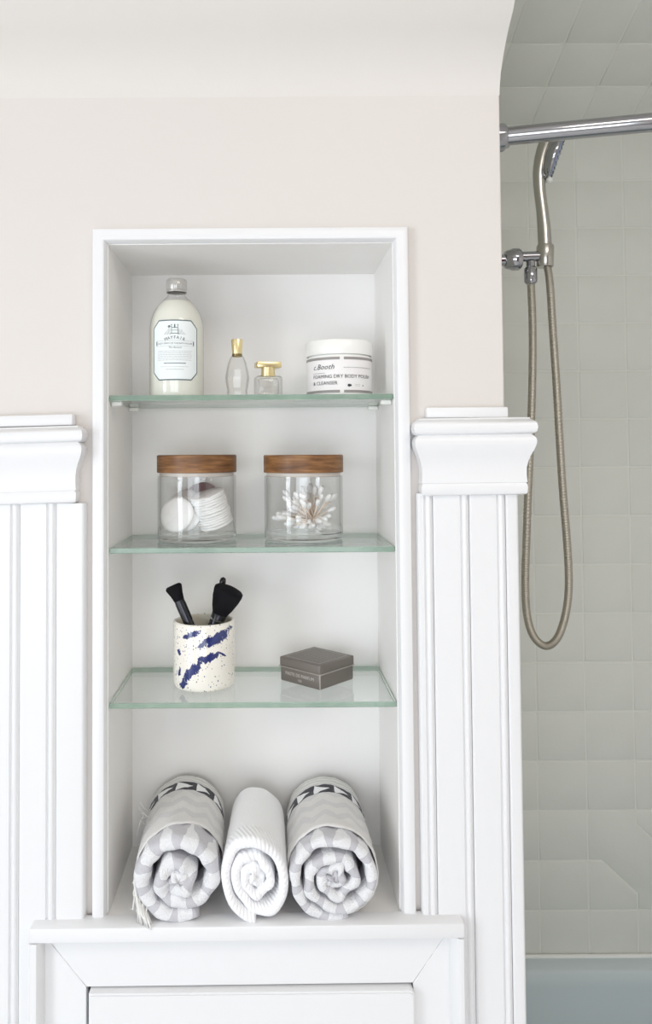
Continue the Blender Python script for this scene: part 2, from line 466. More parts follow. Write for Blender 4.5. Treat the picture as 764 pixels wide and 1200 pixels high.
box(bm, XLW - .02, XLW + .045, (wy0 + wy1) / 2 - .015, (wy0 + wy1) / 2 + .015, wz0, wz1, .003)
box(bm, XLW - .02, XLW + .045, wy0, wy1, (wz0 + wz1) / 2 - .02, (wz0 + wz1) / 2 + .02, .003)
struct(finish('window_1', bm, M['trim']))
rx0, rx1, rz0, rz1 = -1.22, .52, .75, 1.85
wallmesh('wall_rear', [(XLW, rx0, YBW - .08, YBW, 0, CEIL), (rx1, XRW, YBW - .08, YBW, 0, CEIL), (rx0, rx1, YBW - .08, YBW, 0, rz0), (rx0, rx1, YBW - .08, YBW, rz1, CEIL)], M['room'])  # the opening is made up to hold the added frontal fill
bm = bmesh.new()
for x in (rx0, (rx0 + rx1) / 2 - .025, rx1 - .05): box(bm, x, x + .05, YBW - .06, YBW + .045, rz0, rz1, .004)
for z in (rz0, rz1 - .05): box(bm, rx0, rx1, YBW - .06, YBW + .045, z, z + .05, .004)
struct(finish('rear_fill_frame', bm, M['trim']))  # invented frame around the frontal fill, only for reflections
bm = boxbm(.70, 1.52, YBW, YBW + .04, 0, 2.03, .004)
for z0, z1 in ((.15, .95), (1.08, 1.90)): box(bm, .82, 1.40, YBW + .035, YBW + .052, z0, z1, .008)
struct(finish('red_reflector', bm, simple('dark_red_reflector_paint', (96, 30, 40), .4)))  # unseen dark red panel added for a red reflection in the rod
wallmesh('wall_right', [(XRW, XRW + .05, YBW, YT + .1, 0, 2.85)], M['room'])

# shower end wall (faces the tub, turned away from the camera)
bm = bmesh.new()
poly = [(YB + .03, 0), (YB + .03, 2.9), (YT + .02, 2.9), (YT + .02, 0)]
prism(bm, poly, 'X', XE - .10, XE)
poly = [(YW + .012, ZS + .01)] + [(y + .012, z) for y, z in rise[2:8]] + [(rise[8][0] + .012, CEIL), (rise[8][0] + .012, 2.9), (YB + .04, 2.9), (YB + .04, ZS + .01)]
prism(bm, poly, 'X', XE - .012, XE + .0005)
struct(finish('wall_shower_end', bm, M['tile'], smooth=0))

# ---------------------------------------------------------------- shower tiles
g0 = at(691.5, 1090, YT); g1 = at(746, 1090, YT); pitch = .1088
zj = at(690, 1120, YT).z; z1066 = at(690, 1066, YT).z; z322 = at(690, 322, YT).z
pz = (z322 - z1066) / 13.0
ZTOP = at(690, 157, YT).z
shower = wallmesh('wall_shower', [(XE - .05, XRW, YT + .0012, YT + .1, 0, 2.9)], M['grout'])
def tile_mesh(wd, hg, nm='tile'):
    bm = boxbm(0, wd, 0, .0075, 0, hg)
    es = [e for e in bm.edges if all(v.co.y < .001 for v in e.verts)]
    bmesh.ops.bevel(bm, geom=es, offset=.0022, segments=2, profile=.5, affect='EDGES')
    me = bpy.data.meshes.new(nm); bm.to_mesh(me); bm.free(); me.materials.append(M['tile'])
    for p in me.polygons: p.use_smooth = True
    me.set_sharp_from_angle(angle=math.radians(50)); return me
GAP = .0030
tm = tile_mesh(pitch - GAP, pz - GAP)
def add_tile(me, loc, parent, rot=None):
    o = bpy.data.objects.new('tile', me); C.objects.link(o); o.parent = parent; o.location = loc
    if rot: o.rotation_euler = rot
    return o
def poly_tile(pts, parent):
    bm = bmesh.new(); prism(bm, pts, 'Y', YT, YT + .0075)
    es = [e for e in bm.edges if all(abs(v.co.y - YT) < 1e-5 for v in e.verts)]
    bmesh.ops.bevel(bm, geom=es, offset=.0022, segments=2, profile=.5, affect='EDGES')
    return finish('tile', bm, M['tile'], parent, 50)
rnd = random.Random(3)
rows = range(0, 19)
zrow = lambda r: z1066 + (r - 1) * pz          # row 0 sits on the tub
for ci in range(-3, 6):
    x = g0.x + ci * pitch
    for r in rows:
        z = zrow(r)
        if z > ZTOP + .05: continue
        if (ci, r) in ((0, 1), (0, 2), (1, 1), (1, 2)): continue
        x0 = max(x, XE + .002)
        if x0 > x + pitch - .02: continue
        if r == 0 or x0 > x:
            me = tile_mesh(x + pitch - GAP - x0, (zrow(1) - zj - GAP) if r == 0 else pz - GAP)
            add_tile(me, (x0, YT, zj + .001 if r == 0 else z), shower)
        else: add_tile(tm, (x + rnd.uniform(-.0003, .0003), YT + rnd.uniform(-.0004, .0004), z), shower)
# the decorated group of four: a broad diagonal band with two clipped tiles
xa, xb, xc = g0.x, g0.x + pitch, g0.x + 2 * pitch; za, zb, zc = zrow(1), zrow(2), zrow(3); G = GAP; k = .030; kk = .080
poly_tile([(xa, zb), (xa, zc - G), (xb - G, zc - G), (xb - G, zc - k), (xc - G - k, zb + .002), (xc - G, zb), (xc - G, za), (xb, za), (xb, za + k + .004), (xa + k, zb)], shower)
poly_tile([(xa, za), (xa, zb - G), (xa + k - .001, zb - G), (xb - G, za + k), (xb - G, za)], shower)
poly_tile([(xb, zc - G), (xc - G, zc - G), (xc - G, zb + .004), (xc - k - G, zb + .004), (xb, zc - k)], shower)
# sloped tiled ceiling of the alcove
TH = math.radians(20.5)
ceil_s = bpy.data.objects.new('ceiling_shower', None)
bm = boxbm(XE - .02, XRW, -.80, .06, .0015, .04)
cs = struct(finish('ceiling_shower', bm, M['grout'], smooth=0)); bpy.data.objects.remove(ceil_s)
cs.location = (0, YT, ZTOP); cs.rotation_euler = (-TH, 0, 0)
tmc = tile_mesh(pitch - GAP, pitch - GAP)
for ci in range(-3, 6):
    for r in range(8):
        x = g0.x + ci * pitch
        if x + pitch < XE + .02: continue
        me = tmc
        if x < XE: me = tile_mesh(x + pitch - GAP - XE - .001, pitch - GAP); x = XE + .001
        add_tile(me, (x, -r * pitch - .055, 0), cs, (PI / 2, 0, 0)).location = (x, -r * pitch - .030, 0)

# ---------------------------------------------------------------- tub
tub = thing('bathtub', 'pale blue-grey enamel bathtub under the shower tiles', 'bathtub', (XE, YW, 0))
bm = bmesh.new()
W, D, H = XRW - XE - .004, YT - .002 - YW, zj
def rr(x0, x1, y0, y1, r, z, n=8):
    out = []
    for cx, cy, a0 in ((x1 - r, y1 - r, 0), (x0 + r, y1 - r, 90), (x0 + r, y0 + r, 180), (x1 - r, y0 + r, 270)):
        for i in range(n + 1):
            a = math.radians(a0 + 90 * i / n); out.append(bm.verts.new((cx + r * math.cos(a), cy + r * math.sin(a), z)))
    return out
loops = [rr(.004, W, .02, D, .012, 0), rr(.004, W, .02, D, .012, H - .02), rr(.004, W, .012, D, .012, H - .004), rr(.006, W - .004, .016, D - .002, .014, H)]
loops += [rr(.07, W - .07, .075, D - .043, .10, H), rr(.075, W - .075, .081, D - .049, .10, H - .006), rr(.08, W - .085, .088, D - .053, .10, H - .03),
          rr(.10, W - .14, .12, D - .08, .10, .16), rr(.14, W - .20, .17, D - .13, .10, .10)]
for A, B in zip(loops, loops[1:]):
    for i in range(len(A)): bm.faces.new((A[i], A[(i + 1) % len(A)], B[(i + 1) % len(A)], B[i]))
bm.faces.new(loops[-1]); bmesh.ops.recalc_face_normals(bm, faces=bm.faces[:])
finish('basin', bm, M['tub'], tub, 50)
b = boxbm(.004, W, D - .007, D + .001, H - .001, H + .006, .002); finish('caulk_bead', b, M['white_plastic'], tub)

# ---------------------------------------------------------------- beadboard
def beadboard(name, xs0, beads, xs1, ztop, lip_right):
    """backing plus one board between each pair of beads; every board carries its own bead on the right"""
    bm = boxbm(xs0, xs1, YP + .006, YW, .06, ztop)
    par = struct(finish(name, bm, M['trim'], smooth=0))
    edges = [xs0] + [b + .0052 for b in beads] + [xs1]
    for i in range(len(edges) - 1):
        a, e = edges[i] + .0004, edges[i + 1] - .0004
        last = i == len(edges) - 2
        pr = [(a, YP + .007), (a, YP + .0022), (a + .0018, YP)]
        if not last:
            pr += [(e - .0118, YP), (e - .0105, YP + .0030), (e - .0095, YP + .0030)]
            for q in range(7):
                an = PI * q / 6; pr.append((e - .0052 - .0038 * math.cos(an), YP + .0026 - .0034 * math.sin(an)))
            pr += [(e - .0006, YP + .0030), (e, YP + .0030), (e, YP + .007)]
        else:
            r = .004
            for q in range(5):
                an = PI / 2 * q / 4; pr.append((e - r + r * math.sin(an), YP + r - r * math.cos(an)))
            pr += [(e, YP + .007)]
        bm = bmesh.new(); prism(bm, pr, 'Z', .06, ztop)
        finish('board', bm, M['trim'], par, 35)
    return par
bx = lambda px, y=600: at(px, y, YP).x
zr = at(550, 578, YP).z
beadboard('trim_1', bx(489.5), [bx(502.7), bx(545.3), bx(588)], bx(608.3), zr, True)
zl_ = at(60, 590, YP).z
lp = bx(60.5) - bx(18)
beadboard('trim_2', bx(60.5) - 8.4 * lp, [bx(60.5) - lp * i for i in range(7, -1, -1)], bx(99), zl_, True)

# ---------------------------------------------------------------- chair rail caps (mitred returns)
def rail(name, xa, xb, prof, y_top, tilt, ret_left=True):
    """prof: (offset, z) from the bottom up; loft round three sides"""
    bm = bmesh.new(); rings = []
    for o, z in prof:
        x0 = xa - o if ret_left else xa
        rings.append([bm.verts.new((x0, YW, z)), bm.verts.new((x0, YP - o, z)), bm.verts.new((xb + o, YP - o, z)), bm.verts.new((xb + o, YW, z))])
    for A, B in zip(rings, rings[1:]):
        for i in range(3): bm.faces.new((A[i], A[i + 1], B[i + 1], B[i]))
        bm.faces.new((A[3], A[0], B[0], B[3]))
    bm.faces.new(rings[0][::-1]); bm.faces.new(rings[-1])
    for v in bm.verts: v.co.z += (v.co.x - xb) * tilt
    bmesh.ops.recalc_face_normals(bm, faces=bm.faces[:])
    return struct(finish(name, bm, M['trim'], smooth=50))
PXM = YP / F
PR = [(2, 580), (4.5, 579.5), (6, 578), (6.5, 572), (6.3, 568), (5.2, 566.6), (5.2, 566), (6.4, 565), (6.0, 563), (5.6, 556), (5.8, 548), (7.2, 541), (9.5, 534), (12.5, 527.5),
      (14.5, 522), (15.2, 518), (14.6, 514), (12.5, 511), (10.4, 509.4), (10.2, 508.6), (13.0, 507.8), (15.4, 505.5), (16.2, 501), (15.6, 496.5), (13.5, 493.3), (11.0, 492.3), (10, 492), (9, 489.5), (-2, 489)]
def rail_prof(px, dy):
    out = []
    for o, y in PR:
        # depth changes with the offset, so each point is placed at the depth of its own front face
        out.append((o * PXM, at(px, y + dy, YP - o * PXM).z))
    return out
rr_ = rail('trim_3', at(499, 540, YP).x, at(609.5, 540, YP).x, rail_prof(555, 0), 489, 0.007)
b = boxbm(at(500, 480, YP).x, at(596, 480, YP).x, YP + .001, YW, at(550, 489.5, YP).z, at(550, 477, YP).z, .002)
finish('cap_strip', b, M['trim'], rr_)
rl_ = rail('trim_4', -.75, at(84, 540, YP).x, rail_prof(84, 9.5), 498, 0.024, False)
xb = at(86, 490, YP).x
b = boxbm(-.75, xb, YP - .004, YW, at(86, 498.5, YP).z, at(86, 485, YP).z, .003)
for v in b.verts: v.co.z += (v.co.x - xb) * .020
finish('cap_strip', b, M['trim'], rl_)

# ---------------------------------------------------------------- niche casing
bm = bmesh.new()
xo0, xo1 = at(107, 645, YC).x, at(483.5, 645, YC).x
xi0, xi1 = XL - .001, XR + .001
zo1 = at(300, 265.5, YC).z; zi1 = ZN1 + .001; zb0 = ZN0 - .004
cp = [(0.0, .012), (0.0, -.000), (.05, -.006), (.16, -.0105), (.30, -.012), (.80, -.012), (.93, -.0105), (1.0, -.006), (1.0, .0)]   # (0 inner .. 1 outer, depth from the wall)
rings = []
for wv, d in cp:
    y = YW + d; L = xi0 + (xo0 - xi0) * wv; Rr = xi1 + (xo1 - xi1) * wv; T = zi1 + (zo1 - zi1) * wv
    rings.append([bm.verts.new((L, y, zb0)), bm.verts.new((L, y, T)), bm.verts.new((Rr, y, T)), bm.verts.new((Rr, y, zb0))])
for A, B in zip(rings, rings[1:]):
    for i in range(3): bm.faces.new((A[i], A[i + 1], B[i + 1], B[i]))
bmesh.ops.recalc_face_normals(bm, faces=bm.faces[:])
struct(finish('trim_5', bm, M['trim'], smooth=35))

# ---------------------------------------------------------------- cabinet under the niche
YF, YM, YD = .984, .966, .972          # face frame, outer moulding, door
cab = thing('cabinet', 'white built-in cabinet with a mitred frame and flat door under the niche', 'cabinet', (0, 0, 0))
cl, cr = at(33, 1150, YM).x, at(546, 1150, YM).x
ct0 = at(33, 1089, YM).z; ct1 = at(546, 1082.5, YM).z
tz = lambda x: ct0 + (ct1 - ct0) * (x - cl) / (cr - cl)
def slab(x0, x1, y0, y1, z0, z1, bev=.0025):
    b = boxbm(x0, x1, y0, y1, z0, z1, bev)
    for v in b.verts:
        if v.co.z > .5: v.co.z += tz(v.co.x) - ct0
    return b
zl1 = at(33, 1107, YM).z
finish('ledge', slab(cl, cr, YM, YW - .004, zl1, ct0, .003), M['trim'], cab)
il, ir = at(45, 1150, YM).x, at(536.5, 1150, YM).x
for nm, x0, x1, xin in (('left', cl, il, at(52.5, 1150, YF).x), ('right', ir, cr, at(526.5, 1150, YF).x)):
    b = bmesh.new(); s = 1 if nm == 'left' else -1
    outer = cl if nm == 'left' else cr; inner = il if nm == 'left' else ir
    pr = [(outer, YF), (outer, YM + .002), (outer + s * .002, YM), (inner - s * .003, YM), (inner, YM + .003), (xin, YF - .004), (xin, YF)]
    prism(b, pr, 'Z', .10, zl1 + (tz(outer) - ct0) - .0005); finish('side_moulding', b, M['trim'], cab, 35)
# face frame boards with mitred corners
dl, dr = at(101.5, 1170, YF).x, at(484, 1170, YF).x
fl, fr = at(52.5, 1150, YF).x - .001, at(526.5, 1150, YF).x + .001
dz = at(101, 1157, YF).z; ft0 = zl1; mt = dz
def board(poly):
    b = bmesh.new(); prism(b, poly, 'Y', YF, YF + .014)
    es = [e for e in b.edges if all(abs(v.co.y - YF) < 1e-5 for v in e.verts)]
    bmesh.ops.bevel(b, geom=es, offset=.0006, segments=1, affect='EDGES'); return b
tr = lambda x, z: (x, z + tz(x) - ct0)
finish('frame_rail', board([tr(dl, dz), tr(dr, dz), tr(fr, ft0 + .001), tr(fl, ft0 + .001)]), M['trim'], cab, 30)
finish('frame_stile', board([tr(fl, ft0), tr(dl - .0006, dz), (dl - .0006, .10), (fl, .10)]), M['trim'], cab, 30)
finish('frame_stile', board([tr(fr, ft0), (fr, .10), (dr + .0006, .10), tr(dr + .0006, dz)]), M['trim'], cab, 30)
b = boxbm(fl, fr, YF + .014, YW - .001, .10, dz); finish('cabinet_inside', b, M['dark'], cab, 0)
b = bmesh.new(); xd0, xd1 = dl + .0050, dr + .0005; zt = dz - .0012
pr = [(xd0, .12), (xd0, zt)]
for q in range(6):
    an = PI / 2 * q / 5; pr.append((xd1 - .007 + .007 * math.sin(an), zt + (tz(xd1) - tz(xd0)) * .6 - .007 + .007 * math.cos(an)))
pr.append((xd1, .12)); prism(b, pr, 'Y', YD, YF + .012)
es = [e for e in b.edges if all(abs(v.co.y - YD) < 1e-5 for v in e.verts)]
bmesh.ops.bevel(b, geom=es, offset=.0022, segments=2, affect='EDGES')
finish('door', b, M['trim'], cab, 35)

# ---------------------------------------------------------------- glass shelves
def shelf(py, label):
    z = at(295, py, YW).z
    x0, x1 = XL + .0008, XR - .0008; t = .0072; yb = YB - .004
    s = thing('glass_shelf', label, 'shelf', ((x0 + x1) / 2, YW + .001, z - t), group='glass shelves in the niche')
    hw = (x1 - x0) / 2; d = yb - YW - .001
    b = boxbm(-hw, hw, 0, d, 0, t, .0009, 1)
    for f in b.faces: f.material_index = 0 if abs(f.normal.z) > .9 else 1
    finish('pane', b, [M['shelf_glass'], M['edge']], s, 30)
    return s, z
s1, Z1 = shelf(462.2, 'top glass shelf carrying the bottle, perfumes and white jar')
s2, Z2 = shelf(641.5, 'middle glass shelf carrying two wooden-lidded jars')
s3, Z3 = shelf(823.5, 'lowest glass shelf carrying the splashed cup and square tin')
hw = (XR - XL) / 2 - .0008
for sx in (-1, 1):
    for y in (.012, .14):
        b = boxbm(min(sx * hw, sx * (hw - .014)), max(sx * hw, sx * (hw - .014)), y, y + .010, -.006, -.0002, .0015)
        finish('support_peg', b, M['white_plastic'], s1)

# ---------------------------------------------------------------- top shelf things
def at_base(px, Y, z): p = at(px, 500, Y); return Vector((p.x, Y, z))
PX = lambda n, Y: n * Y / F
# big bottle
Yb = 1.062
L0 = at_base(207.3, Yb, Z1)
bot = thing('bottle', 'tall round bottle of creamy white shampoo with a clipped-corner label', 'bottle', L0)
rb = PX(31.6, Yb); hz = lambda y: at(207, y, Yb).z - Z1
prof = [(0, 0), (rb - .004, 0), (rb - .001, .0012), (rb, .004), (rb, hz(386)), (rb - .0012, hz(378)), (rb - .0045, hz(369)), (rb - .009, hz(362)), (rb - .0145, hz(356.5)), (rb - .019, hz(352)), (.0145, hz(349.5)), (.0122, hz(347)), (.0118, hz(343)), (.0118, hz(338)), (0, hz(338))]
lq = [(max(0, r - .0006), z + .0006) for r, z in prof[:9]] + [(rb - .0175, hz(354)), (0, hz(354))]
bm = bmesh.new(); lathe(bm, lq, 64); finish('liquid', bm, M['cream'], bot, 50)
bm = bmesh.new(); lathe(bm, prof[1:-1], 64); finish('glass_body', bm, M['glass'], bot, 50)
zc0, zc1 = hz(341.5), hz(328); rc = PX(12, Yb)
bm = bmesh.new(); lathe(bm, [(rc * .97, zc0 - .0022), (rc * .99, zc0 - .0022), (rc * .99, zc0 - .0005), (rc * .93, zc0), (rc, zc0 + .001), (rc, zc1 - .0015), (rc - .0015, zc1), (0, zc1)], 40)
cap = finish('cap', bm, M['silver_cap'], bot, 50)
bm = bmesh.new()
for i in range(40):
    a = 2 * PI * i / 40
    tube(bm, [(rc * math.cos(a), rc * math.sin(a), zc0 + .002), (rc * math.cos(a), rc * math.sin(a), zc1 - .003)], .0004, 5)
finish('grip_ridges', bm, M['silver_cap'], cap)['kind'] = 'stuff'
lw, lh = PX(57, Yb), hz(380) - hz(448.5); lc = (hz(380) + hz(448.5)) / 2; a0 = .06
a0 = math.radians(3)
lab = finish('label', bend(octagon_bm(lw, lh, .0105), rb + .0003, 0, lc, a0), M['ink_grey'], bot)
lab['label'] = 'pale clipped-corner label with a grey border'
finish('label_field', bend(octagon_bm(lw - .0030, lh - .0030, .0096), rb + .0005, 0, lc, a0), M['label'], lab)
rt = rb + .0007
def put(bm, nm, mat, dx, dz): return finish(nm, bend(bm, rt, dx, lc + dz, a0), mat, lab, 0)
# arched name
bm = bmesh.new(); word = 'MAYFAIR'
for i, ch in enumerate(word):
    tb = text_bm(ch, .0062); an = (i - 3) * .13
    for v in tb.verts:
        x, y = v.co.x * .95, v.co.y
        v.co = Vector((x * math.cos(an) + y * math.sin(an) + .030 * math.sin(an) , -x * math.sin(an) + y * math.cos(an) + .030 * (math.cos(an) - 1), 0))
    me = bpy.data.meshes.new('tmp'); tb.to_mesh(me); bm.from_mesh(me); bpy.data.meshes.remove(me); tb.free()
put(bm, 'lettering', M['ink'], 0, .0148)
# emblem: a crowned tower between two scrolls
bm = bars(bmesh.new(), [(-.0046, -.0040, .0225, .0335), (.0040, .0046, .0225, .0335), (-.0046, .0046, .0295, .0303), (-.0046, .0046, .0262, .0267), (-.0060, .0060, .0218, .0226),
                        (-.0050, -.0036, .0335, .0345), (.0036, .0050, .0335, .0345), (-.0008, .0008, .0303, .0345), (-.0098, -.0052, .0308, .0316), (-.0085, -.0062, .0316, .0332), (-.0085, -.0070, .0295, .0308)], 3)
put(bm, 'emblem', M['ink_grey'], 0, 0)
bm = bmesh.new(); rn = random.Random(5)
bars(bm, [it for k in range(6) for it in words(-.0150 + .0012 * k, .0150 - .0012 * k, .0212 + .0013 * k, .0006, rn, .0012, .003, .0012)
          if abs((it[0] + it[1]) / 2) > .0048], 2)
put(bm, 'emblem_scrollwork', M['ink_pale'], 0, 0)
for x in (-.0275, .0258): put(bars(bmesh.new(), [(x, x + .0017, .0062, .0118)], 2), 'banner_end', M['ink_grey'], 0, 0)
bm = text_bm('BODY SPIRIT OF THE BATH HOUSE', .0031, offset=0)
put(bm, 'lettering', M['ink'], 0, .0078)
bm = text_bm('The Ancient', .0036, shear=.3); put(bm, 'lettering', M['ink_grey'], 0, .0022)
rn = random.Random(8); fine = []
for k in range(6): fine += words(-.0245, .0245, -.0015 - k * .0024, .0005, rn)
fine += words(-.012, .013, -.0262, .0006, rn) + words(-.020, .020, -.0225, .0004, rn)
bm = bars(bmesh.new(), fine, 2); o = put(bm, 'fine_print', M['ink_pale'], 0, 0); o['kind'] = 'stuff'
bm = bars(bmesh.new(), words(-.0150, .0150, -.0178, .0011, rn, .002, .004, .0005), 2); put(bm, 'small_print_line', M['ink_grey'], 0, 0)
bm = bars(bmesh.new(), [(-.0275, .0275, .0123, .0126), (-.0275, .0275, .0052, .0055)], 16); put(bm, 'banner_rule', M['ink_pale'], 0, 0)

# tall perfume bottle
Yp = 1.062
L0 = at_base(278.3, Yp, Z1); hp = lambda y: at(278, y, Yp).z - Z1
pf = thing('perfume_bottle', 'small teardrop-shaped clear perfume bottle with a plain gold cap', 'bottle', L0)
r = lambda n: PX(n, Yp)
bm = bmesh.new()
lathe(bm, [(0, 0), (r(11.8), 0), (r(12.2), .001), (r(11.7), hp(457.5)), (r(12.6), hp(453)), (r(13.6), hp(447)), (r(14), hp(443)), (r(13), hp(436)), (r(10.5), hp(425)), (r(8), hp(419)), (r(6), hp(416)), (0, hp(416))], 10)
finish('faceted_glass', bm, M['perfume'], pf, 12)
bm = bmesh.new(); lathe(bm, [(0, hp(417)), (r(5.6), hp(417)), (r(5.6), hp(414.8)), (r(5.8), hp(414.8)), (r(5.8), hp(414.6)), (r(7.0), hp(399)), (r(6.6), hp(398)), (0, hp(398))], 28)
finish('cap', bm, M['gold'], pf, 40)
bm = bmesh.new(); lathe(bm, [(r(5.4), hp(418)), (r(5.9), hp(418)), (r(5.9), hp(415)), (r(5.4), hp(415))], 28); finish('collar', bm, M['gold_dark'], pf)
bm = bmesh.new(); lathe(bm, [(0, .004), (r(8), .004), (r(9), hp(452)), (r(11), hp(444)), (0, hp(444))], 20)
bm.free()
# low perfume bottle
L0 = at_base(314.5, Yp, Z1); hp = lambda y: at(314, y, Yp).z - Z1
pf = thing('perfume_bottle', 'small low clear perfume bottle with a wide T-shaped gold cap', 'bottle', L0, math.radians(14))
bm = boxbm(-r(15.5), r(15.5), -r(10), r(10), 0, hp(441), .004, 3); finish('glass_block', bm, M['perfume'], pf, 45)
bm = boxbm(-r(12), r(12), -r(7), r(7), .004, hp(443.5), .003, 2); bmesh.ops.reverse_faces(bm, faces=bm.faces[:]); finish('hollow', bm, M['perfume'], pf, 45)
bm = bmesh.new(); lathe(bm, [(0, hp(441.2)), (r(8.8), hp(441.2)), (r(8.8), hp(439.5)), (r(8.2), hp(439)), (r(8.2), hp(431)), (0, hp(431))], 28); st = finish('cap_stem', bm, M['gold'], pf, 40)
bm = boxbm(-r(14.6), r(14.6), -r(8), r(8), hp(431.3), hp(424.5), .0012, 2); finish('cap_bar', bm, M['gold'], pf, 40)

# body polish jar
Yj = 1.075
L0 = at_base(398, Yj, Z1); hj = lambda y: at(398, y, Yj).z - Z1
jar = thing('cosmetic_jar', 'squat white plastic jar of body polish with a printed label', 'jar', L0)
rj = PX(38.6, Yj); zt_ = hj(419.5); tp = hj(402)
bm = bmesh.new(); lathe(bm, [(0, 0), (rj - .004, 0), (rj - .001, .001), (rj - .0006, .004), (rj - .0006, zt_ - .003), (rj - .003, zt_), (rj - .003, zt_ + .003), (0, zt_ + .003)], 64); finish('jar_body', bm, M['jar_white'], jar, 40)
bm = bmesh.new(); lathe(bm, [(rj - .002, zt_ + .0006), (rj, zt_ + .0006), (rj + .0004, zt_ + .0015), (rj + .0004, tp - .003), (rj - .001, tp - .0008), (rj - .004, tp), (0, tp)], 64); finish('lid', bm, M['jar_white'], jar, 40)
rl = rj - .0003
def band(z0, z1, a0, a1, rr0, n=30):
    b = bmesh.new(); lo = []; hi = []
    for i in range(n + 1):
        a = a0 + (a1 - a0) * i / n
        lo.append(b.verts.new((rr0 * math.sin(a), -rr0 * math.cos(a), z0))); hi.append(b.verts.new((rr0 * math.sin(a), -rr0 * math.cos(a), z1)))
    for i in range(n): b.faces.new((lo[i], lo[i + 1], hi[i + 1], hi[i]))
    return b
zb_, zt2 = .0035, zt_ - .0035
jl = finish('label', band(zb_, zt2, -1.55, 1.55, rl, 48), M['jar_label'], jar)
for z in (zb_ + .0006, zt2 - .0040):
    for a0_, a1_ in ((-1.5, -.07), (.05, 1.5)):
        o = finish('grey_band', band(z, z + .0036, a0_, a1_, rl + .0002), M['stripe'], jl)
def putj(bm, nm, mat, dx, dz): return finish(nm, bend(bm, rl + .0006, dx, dz), mat, jl, 0)
hgt = zt2 - zb_
putj(text_bm('c.Booth', .0100, 'LEFT', .35, .0, 1.05), 'logo', M['ink'], -.0440, zb_ + hgt * .66)
putj(text_bm('FOAMING DRY BODY POLISH', .0067, 'LEFT', 0, 0, 1.0), 'lettering', M['ink'], -.0440, zb_ + hgt * .415)
putj(text_bm('& CLEANSER', .0067, 'LEFT', 0, 0, 1.0), 'lettering', M['ink'], -.0440, zb_ + hgt * .235)
rn = random.Random(4)
bm = bars(bmesh.new(), words(.002, .050, zb_ + hgt * .70, .0009, rn) + words(-.044, -.024, zb_ + hgt * .555, .0008, rn) + words(.018, .026, zb_ + hgt * .24, .0005, rn) + words(.018, .026, zb_ + hgt * .20, .0005, rn), 2)
putj(bm, 'fine_print', M['ink_pale'], 0, 0)['kind'] = 'stuff'
bm = bmesh.new()
for cx, rr_2 in ((.0095, .0020), (.0115, .0013), (.0310, .0008)):
    vs = [bm.verts.new((cx + rr_2 * math.cos(2 * PI * i / 10) * 1.2, zb_ + hgt * .21 + rr_2 * math.sin(2 * PI * i / 10), 0)) for i in range(10)]; bm.faces.new(vs)
putj(bm, 'seal_mark', M['ink'], 0, 0)

# ---------------------------------------------------------------- middle shelf: two lidded jars
Yg = 1.093
def glass_jar(px, woodm, label, lid_tilt=0.0):
    L0 = at_base(px, Yg, Z2); h = lambda y: at(px, y, Yg).z - Z2
    j = thing('glass_jar', label, 'jar', L0)
    R = PX(45.6, Yg); zt = h(557)
    bm = bmesh.new(); lathe(bm, [(R - .002, .0006), (R, .003), (R, zt - .001), (R - .0012, zt), (R - .0026, zt - .0006), (R - .0026, .012)], 64); finish('glass_wall', bm, M['glass'], j, 40)
    bm = bmesh.new(); lathe(bm, [(0, 0), (R - .003, 0), (R - .0007, .0022), (R - .0003, .004), (R - .0003, .0105), (R - .003, .0115), (R - .008, .0108), (0, .0106)], 64); finish('thick_base', bm, M['glass_thick'], j, 40)
    lz0, lz1 = h(553.5), h(533); rl_ = PX(46.4, Yg)
    bm = bmesh.new(); lathe(bm, [(0, lz0), (rl_ - .001, lz0), (rl_, lz0 + .001), (rl_, lz1 - .0012), (rl_ - .0012, lz1), (0, lz1)], 64)
    lid = finish('wooden_lid', bm, woodm, j, 40)
    bm = bmesh.new(); lathe(bm, [(R - .0034, zt - .0015), (R - .0028, zt - .0008), (R - .0028, lz0), (R - .008, lz0), (R - .008, zt - .0015), (R - .0034, zt - .0015)], 48)
    finish('seal', bm, M['seal'], lid, 40)
    return j, L0, R
j1, J1, RJ = glass_jar(230.5, M['wood1'], 'clear glass jar with dark wooden lid holding cotton pads')
j2, J2, RJ = glass_jar(355, M['wood2'], 'clear glass jar with figured wooden lid holding cotton swabs')
J1 = Vector(J1); J2 = Vector(J2)
def pad_mesh(rad, th, seed, mat=None):
    bm = bmesh.new(); rn = random.Random(seed)
    lathe(bm, [(0, -th / 2), (rad * .8, -th / 2), (rad * .95, -th * .36), (rad, 0), (rad * .95, th * .36), (rad * .8, th / 2), (rad * .4, th / 2 * 1.1), (0, th / 2 * 1.15)], 32)
    for v in bm.verts: v.co += Vector((0, 0, 1)) * noise.noise(v.co * 90 + Vector((seed, 0, 0))) * .0012 + v.co.normalized() * noise.noise(v.co * 60 + Vector((0, seed, 0))) * .0008
    me = bpy.data.meshes.new('cotton_pad'); bm.to_mesh(me); bm.free(); me.materials.append(mat or M['cotton'])
    for p in me.polygons: p.use_smooth = True
    return me
def pad(me, loc, normal, label, group=None):
    o = bpy.data.objects.new('cotton_pad', me); C.objects.link(o)
    o.location = loc; o.rotation_euler = Vector(normal).to_track_quat('Z', 'Y').to_euler()
    return tag(o, label, 'cotton pad', group)
pm = [pad_mesh(.0248, .0044, s) for s in range(4)]
fl_ = .0115                                                  # inside floor of the jar
pad(pad_mesh(.0255, .0085, 11), J1 + Vector((-.0265, -.0165, fl_ + .0255)), (-.35, -.9, .28), 'round white cotton pad standing upright at lower left inside the jar')
pad(pad_mesh(.0250, .0085, 12), J1 + Vector((-.0155, -.0070, fl_ + .0262)), (-.40, -.9, .20), 'second cotton pad just behind the upright one in the jar')
